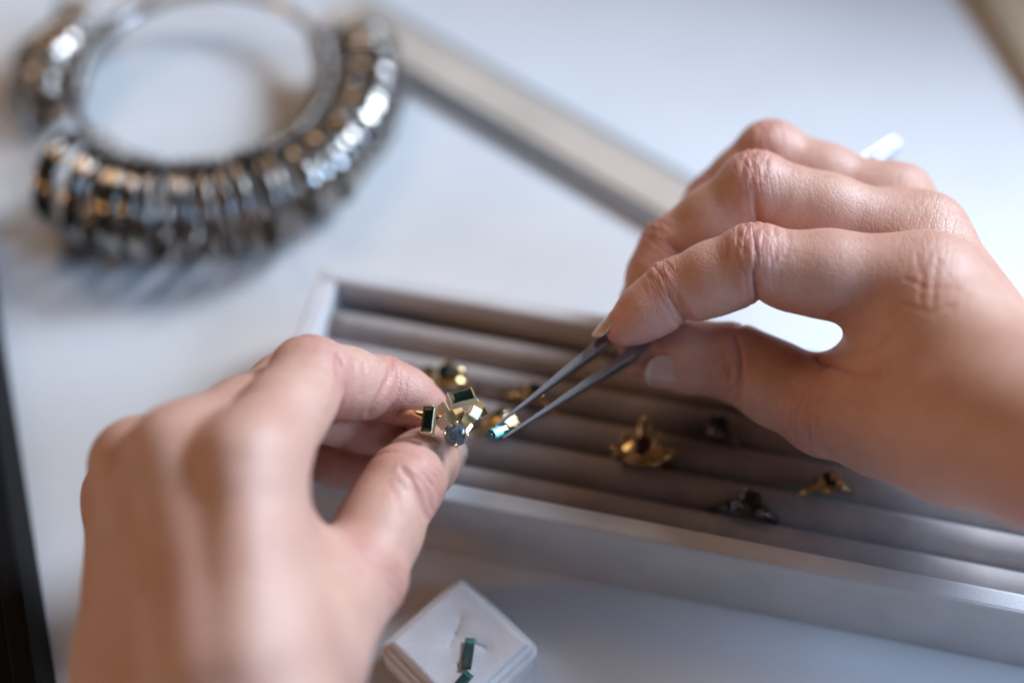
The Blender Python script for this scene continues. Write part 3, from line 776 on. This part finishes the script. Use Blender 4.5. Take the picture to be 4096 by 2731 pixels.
# left hand -----------------------------------------------------------
Lp = lambda x, y, d: P(250 + x / 1.059, 1250 + y / 1.059, d)
LH = Hand(); LH.kweb = 6.0
lm2, lm3, lm4, lm5 = Lp(782, 640, 287), Lp(515, 610, 296), Lp(335, 650, 309), Lp(285, 780, 324)
lc2, lc3, lc4, lc5 = Lp(815, 1480, 268), Lp(650, 1500, 270), Lp(450, 1520, 276), Lp(320, 1520, 286)
LH.f = [Finger([lm2, Lp(1045, 275, 321), Lp(1350, 318, 338), Lp(1552, 392, 342)], (9.8, 9.0, 8.8, 8.0, 7.2, 6.5, 4.6), crease=.8, mcp=unit(-FW + UP * .2)),
        Finger([lm3, Lp(950, 340, 334), Lp(1225, 440, 346), Lp(1430, 488, 348)], (10.4, 9.2, 8.8, 8.0, 7.4, 7.0, 5.6)),
        Finger([lm4, Lp(770, 490, 344), Lp(1070, 580, 354), Lp(1280, 650, 352)], (9.8, 8.8, 8.4, 7.6, 7.0, 6.8, 5.4)),
        Finger([lm5, Lp(560, 660, 344), Lp(800, 690, 347), Lp(930, 730, 342)], (9.0, 8.0, 7.4, 6.8, 6.3, 6.0, 4.8)),
        Finger([Lp(1010, 1430, 288), Lp(1235, 1125, 308), Lp(1445, 735, 325), Lp(1592, 555, 351)], (14.0, 11.0, 10.4, 9.2, 9.0, 8.0, 5.8), dorsal=unit(RT * .80 - UP * .48 - FW * .36), thumb=True, crease=.8, fold=1.6)]
for a, b, ra, rb in ((lm2, lc2, 9.8, 12.5), (lm3, lc3, 10.4, 12.5), (lm4, lc4, 9.8, 12), (lm5, lc5, 9.2, 11.5)):
    LH.cap(a, b, ra, rb, 7); LH.cap(a + FW * 7 - UP * 3, b + FW * 10, ra - 1, rb, 7)
LH.cap(Lp(800, 810, 293), Lp(1070, 1230, 303), 8.0, 10.0, 7)         # web
LH.cap(Lp(960, 1150, 300), Lp(960, 1450, 288), 12, 14, 8)
lw = [c + (c - m_) * .55 for c, m_ in ((lc2, lm2), (lc3, lm3), (lc4, lm4), (lc5, lm5))]
lw2 = [c + (c - m_) * 2.0 + np.array([-6, 0, 0]) for c, m_ in ((lc2, lm2), (lc5, lm5))]
for a, b in ((lc2, lw[0]), (lc3, lw[1]), (lc4, lw[2]), (lc5, lw[3])): LH.cap(a + FW * 5, b + FW * 5, 13, 13.5, 8)
LH.cap(lw[0] + FW * 6, lw2[0], 15, 20, 10); LH.cap(lw[3] + FW * 6, lw2[1], 15, 20, 10)
# knuckle heads and extensor tendons on the back of the hand
def dorsal_pt(p, k): return p - FW * k + UP * k * .25
for m_, c, rk in ((lm2, lc2, 7.2), (lm3, lc3, 7.0), (lm4, lc4, 6.4), (lm5, lc5, 5.8)):
    LH.ridge.append((dorsal_pt(m_, 4.2), dorsal_pt(m_, 4.0) + unit(c - m_) * 4, rk, rk - .6, 5))
    LH.ridge.append((dorsal_pt(m_, 7.6), dorsal_pt(c, 9.5), 1.6, 1.2, 7))
lpx = lambda pts: [(250 + x / 1.059, 1250 + y / 1.059) for x, y in pts]
LH.lines = [(lpx([(1168, 185), (1172, 300), (1160, 385), (1125, 440)]), 295, 345, .75, .75), (lpx([(1398, 190), (1385, 270), (1345, 350), (1295, 430)]), 310, 350, .6, .6),
            (lpx([(1275, 215), (1285, 290), (1262, 350)]), 300, 345, .22, .4), (lpx([(1225, 200), (1235, 260)]), 300, 345, .18, .4),
            (lpx([(1440, 665), (1478, 705), (1510, 775), (1540, 870)]), 300, 340, .55, .6), (lpx([(1500, 690), (1545, 760), (1565, 830)]), 300, 340, .3, .45),
            (lpx([(1380, 720), (1420, 790), (1440, 860)]), 300, 340, .22, .5), (lpx([(1525, 670), (1565, 720)]), 300, 340, .2, .4)]
LH.origin = lw2[0] * .5 + lw2[1] * .5
lh = build_hand('hand', LH, 'left hand pinching the gold cluster ring between forefinger and thumb', .12)
ft = LH.f[4]
td = unit(ft.p[3] - ft.p[2]); tn = unit(RT * .74 - UP * .44 - FW * .52)
nail(lh, LH.origin, on_skin(LH, ft.p[2] * .34 + ft.p[3] * .66, tn - td * np.dot(tn, td)), td, tn, 14.0, 12.0, 7.6, 1.2)
fi_ = LH.f[0]; nail(lh, LH.origin, fi_.p[2] * .4 + fi_.p[3] * .6 + fi_.dors[2] * 6.2, fi_.p[3] - fi_.p[2], fi_.dors[2], 11, 10.5, 6.8, 1.2)

# right hand ----------------------------------------------------------
Rp = lambda x, y, d: P(2200 + x / .98, 400 + y / .98, d)
RH = Hand(); RH.kweb = 6.0
rm2, rm3, rm4, rm5 = Rp(1440, 725, 326), Rp(1435, 560, 345), Rp(1325, 430, 360), Rp(1290, 450, 374)
rc2, rc3, rc4, rc5 = Rp(1830, 1190, 298), Rp(1795, 1125, 310), Rp(1780, 1130, 323), Rp(1785, 1190, 335)
RH.f = [Finger([rm2, Rp(805, 640, 331), Rp(478, 752, 338), Rp(290, 888, 340)], (11.2, 9.6, 8.6, 7.9, 7.2, 6.4, 4.9), crease=1.3, fold=1.5, mcp=unit(UP * .45 + RT * .3 - FW * .8)),
        Finger([rm3, Rp(800, 355, 348), Rp(475, 580, 355), Rp(375, 785, 353)], (10.6, 9.4, 8.9, 8.1, 7.5, 7.1, 5.8), fold=1.4, mcp=unit(UP * .62 + RT * .62 - FW * .3)),
        Finger([rm4, Rp(865, 222, 364), Rp(640, 400, 368), Rp(480, 620, 362)], (10.2, 9.0, 8.4, 7.7, 7.1, 6.8, 5.5)),
        Finger([rm5, Rp(930, 340, 380), Rp(710, 480, 380), Rp(570, 640, 372)], (9.0, 8.0, 7.4, 6.8, 6.3, 6.0, 4.8)),
        Finger([Rp(1560, 1300, 310), Rp(1085, 1215, 335), Rp(715, 1025, 348), Rp(375, 990, 352)], (14.5, 11.2, 10.6, 9.6, 9.2, 8.7, 6.4), dorsal=unit(-UP * .55 - FW * .8), thumb=True, fold=1.4)]
for a, b, ra, rb in ((rm2, rc2, 10.4, 13), (rm3, rc3, 10.2, 13), (rm4, rc4, 10.2, 13), (rm5, rc5, 9.4, 12)):
    RH.cap(a, b, ra, rb, 7)
pn = unit(-UP * .75 - RT * .6)     # palm-ward
for a, b in ((rm2, rc2), (rm3, rc3), (rm4, rc4), (rm5, rc5)): RH.cap(a * .75 + b * .25 + pn * 8, b + pn * 8, 9, 11, 8)
RH.cap(Rp(1370, 850, 330), Rp(1320, 1080, 334), 9.5, 10, 7); RH.cap(Rp(1230, 1120, 337), Rp(1340, 1060, 334), 8.5, 10, 6); RH.cap(Rp(1150, 1080, 338), Rp(1265, 985, 334), 6, 6, 3)          # web
RH.cap(Rp(1350, 1250, 326), Rp(1600, 1270, 314), 13.5, 14.5, 9)        # thenar
RH.cap(Rp(1420, 1000, 328), Rp(1700, 1250, 310), 12, 15, 8)
rdir = unit(Rp(2500, 1480, 268) - Rp(1830, 1190, 305))
for a, b in ((rc2, 13), (rc3, 13), (rc4, 13), (rc5, 12)):
    RH.cap(a + pn * 3, a + pn * 4 + rdir * 34, b, 14, 9)
RH.cap(Rp(1650, 1290, 308), Rp(1650, 1290, 308) + rdir * 42, 14, 13, 9)
for a in (rc2, rc5): RH.cap(a + pn * 4 + rdir * 34, a + pn * 5 + rdir * 130, 15, 21, 10)
dn_ = unit(UP * .62 + RT * .62 - FW * .15)
for m_, c, rk in ((rm2, rc2, 7.6), (rm3, rc3, 7.2), (rm4, rc4, 6.4)):
    RH.ridge.append((m_ + dn_ * 4.6, m_ + dn_ * 4.2 + unit(c - m_) * 4, rk, rk - .6, 5))
    RH.ridge.append((m_ + dn_ * 8.5, c + dn_ * 11.5, 1.6, 1.3, 5))
rpx = lambda pts: [(2200 + x / .98, 400 + y / .98) for x, y in pts]
RH.lines = [(rpx([(1050, 1012), (1120, 1040), (1200, 1062), (1290, 1060)]), 300, 345, .8, .8), (rpx([(1090, 960), (1180, 985), (1280, 970), (1330, 930)]), 300, 345, .35, .7),
            (rpx([(725, 930), (750, 1000), (752, 1080), (728, 1160)]), 325, 350, .6, .6), (rpx([(690, 1000), (702, 1080), (690, 1140)]), 325, 350, .25, .5),
            (rpx([(800, 510), (812, 600), (800, 680), (812, 790)]), 312, 332, .3, .4), (rpx([(880, 500), (892, 580), (870, 640)]), 312, 332, .26, .4),
            (rpx([(845, 495), (850, 560)]), 312, 332, .25, .35), (rpx([(740, 520), (730, 600), (745, 660)]), 312, 332, .22, .35), (rpx([(690, 540), (700, 620)]), 312, 332, .18, .35),
            (rpx([(930, 510), (940, 570), (925, 620)]), 312, 332, .18, .35), (rpx([(500, 770), (520, 820), (545, 850)]), 315, 340, .4, .5), (rpx([(790, 215), (800, 270), (780, 350)]), 325, 350, .25, .4),
            (rpx([(850, 240), (838, 310)]), 325, 350, .25, .4), (rpx([(1440, 610), (1460, 700), (1455, 790)]), 300, 335, .2, .5), (rpx([(1520, 630), (1510, 720), (1500, 800)]), 300, 335, .2, .5),
            (rpx([(1390, 700), (1480, 740), (1600, 740)]), 300, 335, .18, .45), (rpx([(1380, 800), (1490, 830), (1590, 800)]), 300, 335, .18, .45), (rpx([(1060, 870), (1090, 860), (1130, 830)]), 300, 345, .3, .5)]
RH.origin = rc2 + rdir * 130
rh = build_hand('hand', RH, 'right hand holding the steel tweezers over the ring tray', .18)
fi_ = RH.f[0]; na = unit(Rp(165, 925, 341) - Rp(290, 795, 338)); nd = unit(-RT * .70 + UP * .66 - FW * .10); nd = unit(nd - na * np.dot(nd, na))
nail(rh, RH.origin, on_skin(RH, Rp(285, 880, 340), nd) + na * 1.2 - nd * .6, na, nd, 10.5, 8.2, 5.2, 2.6)
ft = RH.f[4]; ta = ft.p[3] - ft.p[2]; nail(rh, RH.origin, on_skin(RH, ft.p[2] * .36 + ft.p[3] * .64, ft.dors[2]) - ft.dors[2] * .1, ta, ft.dors[2], 12.5, 11.5, 8.0, 1.0)
fi_ = RH.f[1]; nail(rh, RH.origin, fi_.p[2] * .3 + fi_.p[3] * .7 + fi_.dors[2] * 6.5, fi_.p[3] - fi_.p[2], fi_.dors[2], 12, 10.5, 6.8, 1.6)
